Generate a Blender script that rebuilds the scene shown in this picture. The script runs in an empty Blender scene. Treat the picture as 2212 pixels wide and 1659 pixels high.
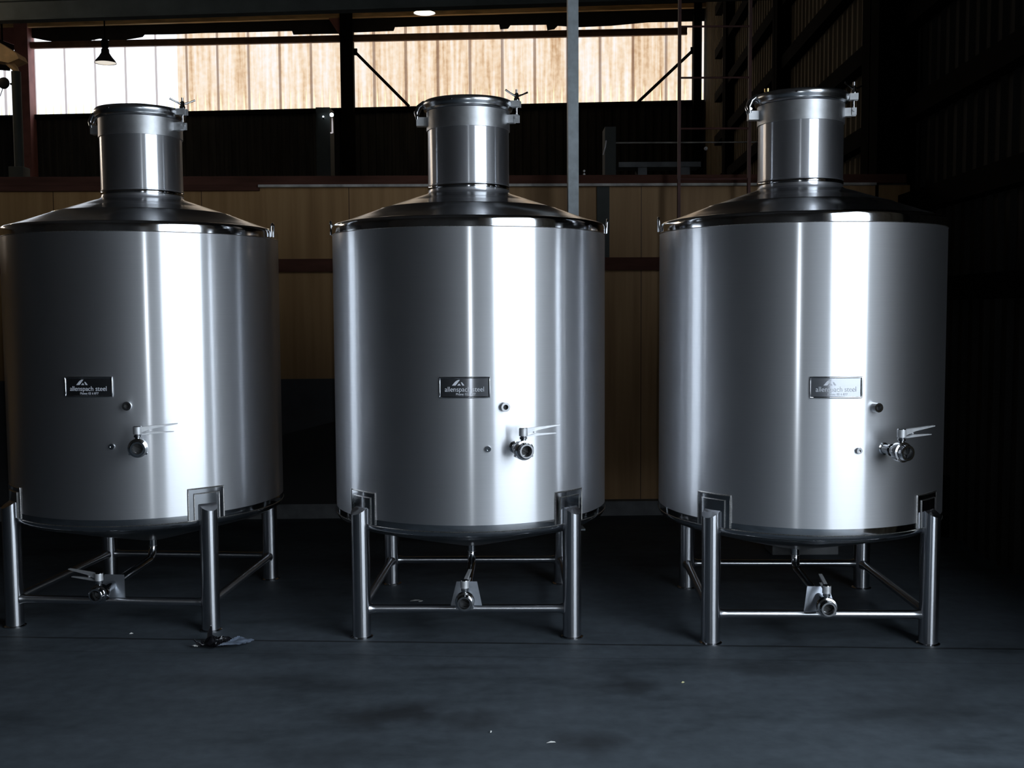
import bpy, bmesh, math, random
from mathutils import Vector, Matrix, noise
random.seed(7)
PI = math.pi
scene = bpy.context.scene
COL = scene.collection

# ------------------------------------------------------------------ materials
def new_mat(name):
    m = bpy.data.materials.new(name); m.use_nodes = True
    nt = m.node_tree
    for n in list(nt.nodes): nt.nodes.remove(n)
    out = nt.nodes.new('ShaderNodeOutputMaterial')
    return m, nt, out

def N(nt, kind, **kw):
    n = nt.nodes.new(kind)
    for k, v in kw.items():
        if k.startswith('in_'):
            n.inputs[k[3:].replace('_', ' ')].default_value = v
        else:
            setattr(n, k, v)
    return n

def math_node(nt, op, a, b=None, clamp=False):
    n = nt.nodes.new('ShaderNodeMath'); n.operation = op; n.use_clamp = clamp
    for i, v in enumerate((a, b)):
        if v is None: continue
        if isinstance(v, (int, float)): n.inputs[i].default_value = v
        else: nt.links.new(v, n.inputs[i])
    return n.outputs[0]

def ramp(nt, fac, stops):
    r = nt.nodes.new('ShaderNodeValToRGB')
    el = r.color_ramp.elements
    while len(el) < len(stops): el.new(0.5)
    for e, (p, c) in zip(el, stops):
        e.position = p; e.color = c if len(c) == 4 else (*c, 1)
    nt.links.new(fac, r.inputs[0])
    return r.outputs[0]

def plain(name, col, rough=0.6, metal=0.0, vary=0.25, scale=6.0, stretch=(1, 1, 1), spec=0.5, bump=0.0):
    """A painted, wooden or metal surface with a soft procedural variation of its colour."""
    m, nt, out = new_mat(name)
    tc = N(nt, 'ShaderNodeTexCoord'); mp = N(nt, 'ShaderNodeMapping')
    mp.inputs['Scale'].default_value = stretch
    nt.links.new(tc.outputs['Object'], mp.inputs[0])
    nz = N(nt, 'ShaderNodeTexNoise'); nz.inputs['Scale'].default_value = scale; nz.inputs['Detail'].default_value = 6
    nt.links.new(mp.outputs[0], nz.inputs['Vector'])
    lo = tuple(max(0, c * (1 - vary)) for c in col); hi = tuple(min(1, c * (1 + vary)) for c in col)
    c = ramp(nt, nz.outputs['Fac'], [(0.3, lo), (0.7, hi)])
    p = N(nt, 'ShaderNodeBsdfPrincipled')
    nt.links.new(c, p.inputs['Base Color'])
    p.inputs['Roughness'].default_value = rough; p.inputs['Metallic'].default_value = metal
    p.inputs['Specular IOR Level'].default_value = spec
    if bump:
        b = N(nt, 'ShaderNodeBump'); b.inputs['Strength'].default_value = bump; b.inputs['Distance'].default_value = 0.01
        nt.links.new(nz.outputs['Fac'], b.inputs['Height']); nt.links.new(b.outputs[0], p.inputs['Normal'])
    nt.links.new(p.outputs[0], out.inputs[0])
    return m

def emit(name, col, strength):
    m, nt, out = new_mat(name)
    e = N(nt, 'ShaderNodeEmission'); e.inputs[0].default_value = (*col, 1); e.inputs[1].default_value = strength
    nt.links.new(e.outputs[0], out.inputs[0])
    return m

def brushed(name, col, r_sharp, r_wide, wide, aniso=0.9, axis='Z'):
    """Stainless steel ground around the tank: highlights smear along the height."""
    m, nt, out = new_mat(name)
    tc = N(nt, 'ShaderNodeTexCoord'); mp = N(nt, 'ShaderNodeMapping')
    mp.inputs['Scale'].default_value = {'X': (160, 1.2, 1.2), 'Y': (1.2, 160, 1.2), 'Z': (1.2, 1.2, 160)}[axis]
    nt.links.new(tc.outputs['Object'], mp.inputs[0])
    nz = N(nt, 'ShaderNodeTexNoise'); nz.inputs['Scale'].default_value = 3; nz.inputs['Detail'].default_value = 4
    nt.links.new(mp.outputs[0], nz.inputs['Vector'])
    c = ramp(nt, nz.outputs['Fac'], [(0.25, tuple(x * 0.975 for x in col)), (0.75, tuple(min(1, x * 1.02) for x in col))])
    tg = N(nt, 'ShaderNodeTangent'); tg.direction_type = 'RADIAL'; tg.axis = axis
    sh = []
    for r, an in ((r_sharp, aniso), (r_wide, 0.55)):
        p = N(nt, 'ShaderNodeBsdfPrincipled')
        nt.links.new(c, p.inputs['Base Color'])
        p.inputs['Metallic'].default_value = 1; p.inputs['Roughness'].default_value = r
        p.inputs['Anisotropic'].default_value = an; p.inputs['Anisotropic Rotation'].default_value = 0.25
        nt.links.new(tg.outputs[0], p.inputs['Tangent'])
        sh.append(p)
    mx = N(nt, 'ShaderNodeMixShader'); mx.inputs[0].default_value = wide
    nt.links.new(sh[0].outputs[0], mx.inputs[1]); nt.links.new(sh[1].outputs[0], mx.inputs[2])
    nt.links.new(mx.outputs[0], out.inputs[0])
    return m

M = {}
M['brushed'] = brushed('brushed_stainless', (0.78, 0.79, 0.82), 0.21, 0.58, 0.56, 0.97)
M['satin'] = brushed('satin_stainless', (0.72, 0.73, 0.77), 0.18, 0.54, 0.52, 0.95)
M['dull'] = plain('dull_stainless', (0.55, 0.56, 0.58), 0.42, 1.0, 0.08, 30)
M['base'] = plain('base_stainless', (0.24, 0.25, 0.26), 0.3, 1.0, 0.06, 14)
M['lid'] = plain('lid_stainless', (0.66, 0.68, 0.71), 0.24, 1.0, 0.06, 16)
M['polish'] = plain('polished_stainless', (0.62, 0.63, 0.65), 0.10, 1.0, 0.06, 20)
M['cone'] = plain('cone_stainless', (0.62, 0.63, 0.65), 0.2, 1.0, 0.06, 14)
M['tube'] = plain('tube_stainless', (0.62, 0.63, 0.65), 0.10, 1.0, 0.07, 25, (1, 1, 0.2))
for ax in 'XYZ':
    M['tube' + ax] = brushed('ground_tube_along_' + ax.lower(), (0.56, 0.57, 0.60), 0.20, 0.42, 0.14, 0.97, ax)
M['weld'] = plain('weld_bead', (0.62, 0.60, 0.58), 0.3, 1.0, 0.3, 120)
M['bore'] = plain('dark_bore', (0.02, 0.02, 0.02), 0.5)
M['plate'] = brushed('nameplate_steel', (0.36, 0.37, 0.40), 0.20, 0.4, 0.25, 0.96)
M['gusset'] = plain('gusset_steel', (0.38, 0.41, 0.46), 0.4, 0.9, 0.08, 20)
M['etch'] = plain('etched_letters', (0.72, 0.74, 0.80), 0.6, 0.1, 0.1, 60)
M['bracket'] = plain('bracket_steel', (0.72, 0.73, 0.75), 0.5, 0.7, 0.1, 30)
M['galv'] = plain('galvanised_steel', (0.72, 0.81, 0.87), 0.45, 0.0, 0.12, 18)
M['wood'] = None
M['redsteel'] = plain('red_oxide_steel', (0.10, 0.034, 0.028), 0.6, 0, 0.35, 5)
M['redtrim'] = plain('dark_red_timber', (0.085, 0.036, 0.025), 0.8, 0, 0.3, 5, (0.4, 3, 3), spec=0.1)
M['rail'] = plain('brown_rail_paint', (0.16, 0.085, 0.05), 0.7, 0, 0.3, 5)
M['darksteel'] = plain('dark_painted_steel', (0.006, 0.0055, 0.005), 0.9, 0, 0.3, 4, spec=0.03)
M['redcol'] = plain('red_oxide_column', (0.26, 0.10, 0.085), 0.7, 0, 0.2, 4)
M['beam'] = plain('grey_painted_beam', (0.17, 0.19, 0.19), 0.7, 0, 0.2, 3)
M['purlin'] = plain('timber_purlin', (0.60, 0.38, 0.16), 0.7, 0, 0.35, 4, (0.5, 4, 4))
M['lining'] = plain('black_roof_lining', (0.012, 0.011, 0.010), 0.8, 0, 0.3, 5)
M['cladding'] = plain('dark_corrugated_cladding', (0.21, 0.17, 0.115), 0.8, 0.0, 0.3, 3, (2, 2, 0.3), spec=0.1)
M['shadedclad'] = plain('shaded_near_cladding', (0.028, 0.026, 0.023), 0.8, 0.0, 0.3, 3, (2, 2, 0.3), spec=0.1)  # same cladding darkened for the near bay, its shade painted in
M['backclad'] = plain('black_corrugated_cladding', (0.035, 0.033, 0.03), 0.8, 0.0, 0.3, 3, (2, 2, 0.3), spec=0.1)
M['interior'] = plain('dim_interior_wall', (0.10, 0.10, 0.10), 0.8, 0, 0.2, 0.6)
M['roof'] = plain('dark_roof_sheet', (0.22, 0.21, 0.20), 0.8, 0, 0.2, 1)
M['white'] = plain('white_edge_strip', (0.42, 0.40, 0.37), 0.6, 0, 0.4, 9)
M['kerb'] = plain('grey_kerb', (0.14, 0.145, 0.15), 0.8, 0, 0.3, 6)
M['dado'] = plain('dark_grey_board', (0.045, 0.046, 0.05), 0.7, 0, 0.2, 5)
M['black'] = plain('flat_black', (0.010, 0.010, 0.010), 0.7, 0, 0.2, 4)
M['ground'] = plain('sunlit_ground_tone', (0.62, 0.62, 0.60), 0.9, 0, 0.15, 0.5)
M['ground_shade'] = plain('shaded_ground_tone', (0.11, 0.11, 0.115), 0.9, 0, 0.15, 0.5)  # ground by the door, building shade painted in as darker colour
M['tan'] = plain('tan_duct', (0.75, 0.47, 0.22), 0.5, 0, 0.3, 5)
M['greenish'] = plain('grey_green_paint', (0.05, 0.056, 0.05), 0.7, 0, 0.15, 4)
M['blackbag'] = plain('black_plastic', (0.006, 0.006, 0.008), 0.22, 0, 0.2, 20)
M['bluebag'] = plain('blue_grey_plastic_film', (0.22, 0.27, 0.36), 0.28, 0, 0.25, 30)
M['paper'] = plain('white_paper', (0.6, 0.6, 0.58), 0.8, 0, 0.1, 20)
M['straw'] = plain('yellowed_scrap', (0.5, 0.48, 0.25), 0.8, 0, 0.1, 20)
M['shade'] = plain('black_enamel', (0.015, 0.014, 0.02), 0.35, 0, 0.1, 20)
M['lampglow'] = emit('lamp_glow', (1.0, 0.93, 0.72), 2.4)
M['lampdim'] = emit('lamp_reflector', (1.0, 0.92, 0.80), 0.8)
M['dot'] = emit('small_lamp', (0.75, 0.88, 1.0), 6.0)
M['rod'] = plain('white_rod', (0.8, 0.78, 0.8), 0.5)
M['rodlit'] = emit('sunlit_white_rod', (0.8, 0.75, 0.78), 0.55)  # glow stands in for sunlight falling on the rod
M['gold'] = plain('brass_fitting', (0.75, 0.55, 0.22), 0.25, 1.0, 0.1, 30)

def wood_mat():
    m, nt, out = new_mat('plywood_sheets')
    tc = N(nt, 'ShaderNodeTexCoord'); mp = N(nt, 'ShaderNodeMapping')
    mp.inputs['Scale'].default_value = (9, 9, 0.5)
    nt.links.new(tc.outputs['Object'], mp.inputs[0])
    nz = N(nt, 'ShaderNodeTexNoise'); nz.inputs['Scale'].default_value = 1.6; nz.inputs['Detail'].default_value = 8
    nt.links.new(mp.outputs[0], nz.inputs['Vector'])
    c = ramp(nt, nz.outputs['Fac'], [(0.25, (0.25, 0.132, 0.046)), (0.55, (0.35, 0.198, 0.077)), (0.8, (0.41, 0.245, 0.105))])
    sx = N(nt, 'ShaderNodeSeparateXYZ'); nt.links.new(tc.outputs['Object'], sx.inputs[0])
    # sheet joints every 1.2 m
    fr = math_node(nt, 'FRACT', math_node(nt, 'DIVIDE', math_node(nt, 'ADD', sx.outputs[0], 13.33), 1.2))
    j = math_node(nt, 'LESS_THAN', fr, 0.006)
    mx = N(nt, 'ShaderNodeMixRGB'); mx.blend_type = 'MULTIPLY'; mx.inputs[2].default_value = (0.25, 0.2, 0.2, 1)
    nt.links.new(j, mx.inputs[0]); nt.links.new(c, mx.inputs[1])
    p = N(nt, 'ShaderNodeBsdfPrincipled'); p.inputs['Roughness'].default_value = 0.6
    nt.links.new(mx.outputs[0], p.inputs['Base Color']); nt.links.new(p.outputs[0], out.inputs[0])
    return m
M['wood'] = wood_mat()

def floor_mat():
    m, nt, out = new_mat('painted_concrete_floor')
    tc = N(nt, 'ShaderNodeTexCoord')
    sx = N(nt, 'ShaderNodeSeparateXYZ'); nt.links.new(tc.outputs['Object'], sx.inputs[0])
    n1 = N(nt, 'ShaderNodeTexNoise'); n1.inputs['Scale'].default_value = 1.1; n1.inputs['Detail'].default_value = 9; n1.inputs['Roughness'].default_value = 0.62
    n2 = N(nt, 'ShaderNodeTexNoise'); n2.inputs['Scale'].default_value = 14; n2.inputs['Detail'].default_value = 6
    mp = N(nt, 'ShaderNodeMapping'); mp.inputs['Scale'].default_value = (0.8, 2.2, 1)
    nt.links.new(tc.outputs['Object'], mp.inputs[0])
    nt.links.new(mp.outputs[0], n1.inputs['Vector']); nt.links.new(tc.outputs['Object'], n2.inputs['Vector'])
    c = ramp(nt, n1.outputs['Fac'], [(0.30, (0.029, 0.036, 0.043)), (0.46, (0.060, 0.074, 0.088)), (0.7, (0.081, 0.098, 0.117))])
    mx = N(nt, 'ShaderNodeMixRGB'); mx.blend_type = 'OVERLAY'; mx.inputs[0].default_value = 0.35
    nt.links.new(c, mx.inputs[1]); nt.links.new(n2.outputs['Fac'], mx.inputs[2])
    # oil stains: dark soft-edged patches at fixed places on the slab
    col = mx.outputs[0]
    n3 = N(nt, 'ShaderNodeTexNoise'); n3.inputs['Scale'].default_value = 4.5; n3.inputs['Detail'].default_value = 7
    nt.links.new(tc.outputs['Object'], n3.inputs['Vector'])
    for (px, py, rx, ry, s) in ((-0.48, 4.44, 0.40, 0.16, 0.75), (0.52, 4.80, 0.13, 0.16, 0.6), (0.30, 4.15, 0.16, 0.14, 0.65), (-1.3, 4.9, 0.5, 0.12, 0.3),
                                (1.2, 5.0, 0.3, 0.1, 0.4), (-0.3, 5.05, 0.5, 0.05, 0.4), (-0.75, 4.0, 0.25, 0.2, 0.3), (1.75, 4.5, 0.35, 0.3, 0.35)):
        a = math_node(nt, 'POWER', math_node(nt, 'DIVIDE', math_node(nt, 'SUBTRACT', sx.outputs[0], px), rx), 2)
        b = math_node(nt, 'POWER', math_node(nt, 'DIVIDE', math_node(nt, 'SUBTRACT', sx.outputs[1], py), ry), 2)
        d = math_node(nt, 'SQRT', math_node(nt, 'ADD', a, b))
        d = math_node(nt, 'ADD', d, math_node(nt, 'MULTIPLY', math_node(nt, 'SUBTRACT', n3.outputs['Fac'], 0.5), 2.6))
        f = math_node(nt, 'MULTIPLY', math_node(nt, 'SUBTRACT', 1.15, d, True), s, True)
        k = N(nt, 'ShaderNodeMixRGB'); k.blend_type = 'MIX'; k.inputs[2].default_value = (0.014, 0.015, 0.017, 1)
        nt.links.new(f, k.inputs[0]); nt.links.new(col, k.inputs[1]); col = k.outputs[0]
    # saw-cut joints running along the row of tanks
    wob = math_node(nt, 'MULTIPLY', math_node(nt, 'SUBTRACT', n1.outputs['Fac'], 0.5), 0.05)
    for (y0, w, s) in ((5.42, 0.011, 0.75), (5.20, 0.006, 0.3)):
        d = math_node(nt, 'ADD', math_node(nt, 'ADD', sx.outputs[1], math_node(nt, 'MULTIPLY', sx.outputs[0], 0.058)), wob)
        d = math_node(nt, 'ABSOLUTE', math_node(nt, 'SUBTRACT', d, y0))
        f = math_node(nt, 'MULTIPLY', math_node(nt, 'LESS_THAN', d, w), s)
        k = N(nt, 'ShaderNodeMixRGB'); k.inputs[2].default_value = (0.012, 0.013, 0.014, 1)
        nt.links.new(f, k.inputs[0]); nt.links.new(col, k.inputs[1]); col = k.outputs[0]
    p = N(nt, 'ShaderNodeBsdfPrincipled')
    nt.links.new(col, p.inputs['Base Color'])
    p.inputs['Roughness'].default_value = 0.62; p.inputs['Specular IOR Level'].default_value = 0.25
    b = N(nt, 'ShaderNodeBump'); b.inputs['Strength'].default_value = 0.15; b.inputs['Distance'].default_value = 0.01
    nt.links.new(n2.outputs['Fac'], b.inputs['Height']); nt.links.new(b.outputs[0], p.inputs['Normal'])
    nt.links.new(p.outputs[0], out.inputs[0])
    return m
M['floor'] = floor_mat()

def skylight_mat(name, white, strength):
    """Weathered translucent sheeting with daylight behind it: brown dirt runs down each sheet."""
    m, nt, out = new_mat(name)
    tc = N(nt, 'ShaderNodeTexCoord')
    sx = N(nt, 'ShaderNodeSeparateXYZ'); nt.links.new(tc.outputs['Object'], sx.inputs[0])
    X, Z = sx.outputs[0], sx.outputs[2]
    mp = N(nt, 'ShaderNodeMapping'); mp.inputs['Scale'].default_value = (7, 0, 0.35); nt.links.new(tc.outputs['Object'], mp.inputs[0])
    nz = N(nt, 'ShaderNodeTexNoise'); nz.inputs['Scale'].default_value = 1.4; nz.inputs['Detail'].default_value = 6; nt.links.new(mp.outputs[0], nz.inputs['Vector'])
    n2 = N(nt, 'ShaderNodeTexNoise'); n2.inputs['Scale'].default_value = 9; n2.inputs['Detail'].default_value = 8; nt.links.new(tc.outputs['Object'], n2.inputs['Vector'])
    sheet = math_node(nt, 'DIVIDE', math_node(nt, 'ADD', X, 0.2), 0.7)
    wn = N(nt, 'ShaderNodeTexWhiteNoise'); wn.noise_dimensions = '1D'; nt.links.new(math_node(nt, 'FLOOR', sheet), wn.inputs['W'])
    f = math_node(nt, 'ADD', math_node(nt, 'MULTIPLY', nz.outputs['Fac'], 1.0), math_node(nt, 'MULTIPLY', wn.outputs['Value'], 0.16))
    f = math_node(nt, 'ADD', f, math_node(nt, 'MULTIPLY', math_node(nt, 'SUBTRACT', n2.outputs['Fac'], 0.5), 0.35))
    c = ramp(nt, f, [(0.32, (0.58, 0.36, 0.20)), (0.48, (0.86, 0.65, 0.45)), (0.62, (0.97, 0.82, 0.66)), (0.78, (1.0, 0.95, 0.92))])
    if white:
        # the left end of this bay is set to a brighter white
        w = math_node(nt, 'MULTIPLY', math_node(nt, 'SUBTRACT', -7.38, X), 60, True)
        mw = N(nt, 'ShaderNodeMixRGB'); mw.inputs[2].default_value = (1.5, 1.6, 1.75, 1)
        nt.links.new(w, mw.inputs[0]); nt.links.new(c, mw.inputs[1]); c = mw.outputs[0]
    # dark overlaps between sheets, faint corrugation shading
    fr = math_node(nt, 'FRACT', sheet)
    j = math_node(nt, 'MULTIPLY', math_node(nt, 'LESS_THAN', fr, 0.085), 0.72)
    mj = N(nt, 'ShaderNodeMixRGB'); mj.inputs[2].default_value = (0.20, 0.11, 0.08, 1)
    nt.links.new(j, mj.inputs[0]); nt.links.new(c, mj.inputs[1]); c = mj.outputs[0]
    # light leaking in under each corrugation, painted as tapering bright spikes
    fc = math_node(nt, 'ABSOLUTE', math_node(nt, 'SUBTRACT', math_node(nt, 'FRACT', math_node(nt, 'DIVIDE', math_node(nt, 'ADD', X, 0.2), 0.175)), 0.5))
    wid = math_node(nt, 'MULTIPLY', math_node(nt, 'SUBTRACT', 6.62, Z), 0.24)
    s = math_node(nt, 'MULTIPLY', math_node(nt, 'SUBTRACT', wid, fc), 25, True)
    ms = N(nt, 'ShaderNodeMixRGB'); ms.inputs[2].default_value = (1.35, 1.25, 0.75, 1)
    nt.links.new(s, ms.inputs[0]); nt.links.new(c, ms.inputs[1]); c = ms.outputs[0]
    e = N(nt, 'ShaderNodeEmission'); nt.links.new(c, e.inputs[0]); e.inputs[1].default_value = strength
    d = N(nt, 'ShaderNodeBsdfDiffuse'); d.inputs[0].default_value = (0.12, 0.1, 0.08, 1)
    ad = N(nt, 'ShaderNodeAddShader'); nt.links.new(e.outputs[0], ad.inputs[0]); nt.links.new(d.outputs[0], ad.inputs[1])
    nt.links.new(ad.outputs[0], out.inputs[0])
    return m
M['skyl'] = skylight_mat('translucent_sheet_white_end', True, 1.0)
M['skyw'] = skylight_mat('translucent_sheet_boosted', False, 5.0)  # out-of-view bays, glow raised to brighten the tank reflections
M['sky'] = skylight_mat('translucent_sheet', False, 1.0)

# ------------------------------------------------------------------ mesh helpers
def finish(name, bm, mat, parent=None, smooth=True, angle=40, **tags):
    me = bpy.data.meshes.new(name)
    bmesh.ops.recalc_face_normals(bm, faces=bm.faces)
    if smooth:
        lim = math.radians(angle)
        for f in bm.faces: f.smooth = True
        for e in bm.edges:
            if len(e.link_faces) == 2 and e.calc_face_angle(0) > lim: e.smooth = False
    bm.to_mesh(me); bm.free()
    o = bpy.data.objects.new(name, me)
    mats = mat if isinstance(mat, (list, tuple)) else [mat]
    for k in mats: me.materials.append(k)
    COL.objects.link(o)
    if parent is not None: o.parent = parent
    for k, v in tags.items(): o[k] = v
    return o

def box(bm, x0, x1, y0, y1, z0, z1, M4=None, bev=0.0):
    v = [Vector((x, y, z)) for x in (x0, x1) for y in (y0, y1) for z in (z0, z1)]
    if M4 is not None: v = [M4 @ p for p in v]
    vs = [bm.verts.new(p) for p in v]
    fs = [bm.faces.new([vs[i] for i in q]) for q in ((0, 1, 3, 2), (4, 6, 7, 5), (0, 4, 5, 1), (2, 3, 7, 6), (0, 2, 6, 4), (1, 5, 7, 3))]
    if bev > 0:
        es = {e for f in fs for e in f.edges}
        bmesh.ops.bevel(bm, geom=list(es), offset=bev, segments=2, affect='EDGES', profile=0.5)

def lathe(bm, prof, segs=96, M4=None, a0=0.0, a1=2 * PI):
    """Turn (radius, height) pairs about local Z."""
    full = abs(a1 - a0 - 2 * PI) < 1e-6
    rings = []
    n = segs if full else segs + 1
    for r, z in prof:
        if r < 1e-6:
            p = Vector((0, 0, z)); rings.append([bm.verts.new(M4 @ p if M4 else p)])
            continue
        row = []
        for i in range(n):
            a = a0 + (a1 - a0) * i / segs
            p = Vector((r * math.sin(a), -r * math.cos(a), z))
            row.append(bm.verts.new(M4 @ p if M4 else p))
        rings.append(row)
    for A, B in zip(rings, rings[1:]):
        m = len(A) if len(A) > 1 else len(B)
        for i in range(m if full else m - 1):
            j = (i + 1) % m
            q = []
            for w in ((A[i % len(A)]), (A[j % len(A)]), (B[j % len(B)]), (B[i % len(B)])):
                if w not in q: q.append(w)
            if len(q) > 2: bm.faces.new(q)

def tube(bm, pts, r, segs=16, cap=True, closed=False):
    pts = [Vector(p) for p in pts]
    rr = r if isinstance(r, (list, tuple)) else [r] * len(pts)
    rows = []; prev = None
    n = len(pts)
    for i, p in enumerate(pts):
        if closed: t = (pts[(i + 1) % n] - pts[i - 1]).normalized()
        else: t = (pts[min(i + 1, n - 1)] - pts[max(i - 1, 0)]).normalized()
        if prev is None:
            u = t.orthogonal().normalized()
        else:
            u = (prev - t * prev.dot(t)).normalized()
        prev = u; v = t.cross(u)
        rows.append([bm.verts.new(p + (u * math.cos(2 * PI * k / segs) + v * math.sin(2 * PI * k / segs)) * rr[i]) for k in range(segs)])
    pairs = list(zip(rows, rows[1:])) + ([(rows[-1], rows[0])] if closed else [])
    for A, B in pairs:
        for k in range(segs):
            bm.faces.new([A[k], A[(k + 1) % segs], B[(k + 1) % segs], B[k]])
    if cap and not closed:
        bm.faces.new(rows[0]); bm.faces.new(rows[-1])

def prism(bm, poly, d0, d1, M4):
    """Extrude a 2-D polygon (x, z) between y = d0 and d1, then place with M4."""
    A = [bm.verts.new(M4 @ Vector((x, d0, z))) for x, z in poly]
    B = [bm.verts.new(M4 @ Vector((x, d1, z))) for x, z in poly]
    bm.faces.new(A); bm.faces.new(list(reversed(B)))
    n = len(poly)
    for i in range(n):
        bm.faces.new([A[i], A[(i + 1) % n], B[(i + 1) % n], B[i]])

def radial(phi, r, z):
    """Frame on the tank side: x along the skin, y outward, z up; phi in degrees from the front."""
    a = math.radians(phi)
    return Matrix(((math.cos(a), math.sin(a), 0, r * math.sin(a)),
                   (math.sin(a), -math.cos(a), 0, -r * math.cos(a)),
                   (0, 0, 1, z), (0, 0, 0, 1)))

def turn_y(M4):   # lathe axis (z) -> outward (y)
    return M4 @ Matrix(((1, 0, 0, 0), (0, 0, 1, 0), (0, -1, 0, 0), (0, 0, 0, 1)))

def empty(name, loc, rz=0.0, **tags):
    o = bpy.data.objects.new(name, None); COL.objects.link(o)
    o.location = loc; o.rotation_euler = (0, 0, rz)
    o.empty_display_size = 0.2
    for k, v in tags.items(): o[k] = v
    return o

def kids(o): return [c for c in COL.objects if c.parent == o]
def copy_tree(o, parent=None):
    c = o.copy(); COL.objects.link(c); c.parent = parent
    for ch in kids(o): copy_tree(ch, c)
    return c

# ------------------------------------------------------------------ the tank
R = 0.76
def patch(bm, phi, half_w, z0, z1, r0, r1, n=10):
    """A plate curved to the tank wall."""
    cs = []
    dphi = half_w / R
    for r in (r0, r1):
        rows = []
        for z in (z0, z1):
            rows.append([bm.verts.new((r * math.sin(math.radians(phi) + dphi * (2 * i / n - 1)), -r * math.cos(math.radians(phi) + dphi * (2 * i / n - 1)), z)) for i in range(n + 1)])
        cs.append(rows)
    a, b = cs
    for i in range(n):
        bm.faces.new([a[0][i], a[0][i + 1], a[1][i + 1], a[1][i]])
        bm.faces.new([b[0][i], b[1][i], b[1][i + 1], b[0][i + 1]])
        for k in (0, 1): bm.faces.new([a[k][i], b[k][i], b[k][i + 1], a[k][i + 1]])
    for i in (0, n): bm.faces.new([a[0][i], a[1][i], b[1][i], b[0][i]])

def patch_edge(phi, half_w, z0, z1, r, n=8):
    """Points of the weld around the two sides and the top of a plate."""
    d = half_w / R; a = math.radians(phi)
    P = lambda t, z: (r * math.sin(a + t), -r * math.cos(a + t), z)
    pts = [P(-d, z0 + (z1 - z0) * k / 8) for k in range(9)]
    pts += [P(-d + 2 * d * k / n, z1) for k in range(1, n + 1)]
    pts += [P(d, z1 - (z1 - z0) * k / 8) for k in range(1, 9)]
    return pts

def wrap_text(body, size, phi, z, r, x_off, parent, name, mat, squeeze=1.0, depth=0.0008):
    cu = bpy.data.curves.new(name, 'FONT'); cu.body = body; cu.size = size; cu.extrude = depth; cu.offset = -size * 0.004
    cu.align_x = 'CENTER'; cu.align_y = 'CENTER'
    t = bpy.data.objects.new(name, cu); COL.objects.link(t)
    dg = bpy.context.evaluated_depsgraph_get()
    me = bpy.data.meshes.new_from_object(t.evaluated_get(dg))
    bpy.data.objects.remove(t); bpy.data.curves.remove(cu)
    for v in me.vertices:
        a = math.radians(phi) + (v.co.x * squeeze + x_off) / r
        rr = r + v.co.z; zz = z + v.co.y
        v.co = (rr * math.sin(a), -rr * math.cos(a), zz)
    me.name = name
    me.materials.clear(); me.materials.append(mat)
    o = bpy.data.objects.new(name, me); COL.objects.link(o); o.parent = parent
    return o

def make_valve(root, F, name, handle_turn, label):
    """A hand-operated butterfly valve: ring body, clamped ferrule with a clear bore, bonnet and squeeze-trigger handle."""
    F = F @ Matrix.Scale(1.1, 4)
    bm = bmesh.new()
    T = turn_y(F)
    lathe(bm, [(0.022, -0.01), (0.022, 0.03), (0.031, 0.036), (0.031, 0.046), (0.044, 0.048), (0.045, 0.054), (0.045, 0.074), (0.044, 0.080),
               (0.036, 0.082), (0.036, 0.092), (0.034, 0.098), (0.034, 0.108), (0.032, 0.110), (0.025, 0.110), (0.0235, 0.104), (0.0235, 0.066), (0, 0.066)], 40, T)
    v = finish(name, bm, M['polish'], root)
    bm = bmesh.new()
    lathe(bm, [(0.0, 0.070), (0.0225, 0.070), (0.0225, 0.0675), (0, 0.0675)], 28, T)
    box(bm, -0.022, 0.022, 0.066, 0.076, -0.003, 0.003, F @ Matrix.Rotation(0.45, 4, 'Y'))
    finish('valve_disc', bm, M['bore'], v)
    bm = bmesh.new()
    lathe(bm, [(0, 0.034), (0.012, 0.034), (0.012, 0.048), (0.017, 0.050), (0.017, 0.058), (0.014, 0.060), (0.014, 0.066), (0.0185, 0.068), (0.0185, 0.098), (0.016, 0.101), (0, 0.101)], 28, F @ Matrix.Translation((0, 0.064, 0)))
    finish('bonnet', bm, M['polish'], v)
    # two bolts clamping the body halves
    for s in (-1, 1):
        bm = bmesh.new()
        tube(bm, [F @ Vector((s * 0.036, 0.050, -0.026)), F @ Vector((s * 0.036, 0.080, -0.026))], 0.006, 8)
        finish('clamp_bolt', bm, M['polish'], v)
    bm = bmesh.new()
    I = Matrix.Identity(4)
    prism(bm, [(0.010, 0.026), (0.014, 0.0), (0.035, 0.008), (0.07, 0.018), (0.178, 0.034), (0.178, 0.038), (0.05, 0.030)], -0.008, 0.008, I)
    prism(bm, [(0.012, -0.003), (0.030, -0.004), (0.060, 0.003), (0.160, 0.001), (0.160, -0.002), (0.060, -0.008), (0.02, -0.010)], -0.007, 0.007, I)
    tube(bm, [(0.052, -0.011, 0.009), (0.052, 0.011, 0.009)], 0.004, 10)
    lathe(bm, [(0, -0.006), (0.0195, -0.006), (0.0195, 0.028), (0, 0.028)], 24, I)
    h = finish('trigger_handle', bm, M['bracket'], v)
    h.matrix_local = F @ Matrix.Translation((0, 0.064, 0.070)) @ Matrix.Rotation(handle_turn, 4, 'Z')
    v['label'] = label
    return v, h

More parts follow.
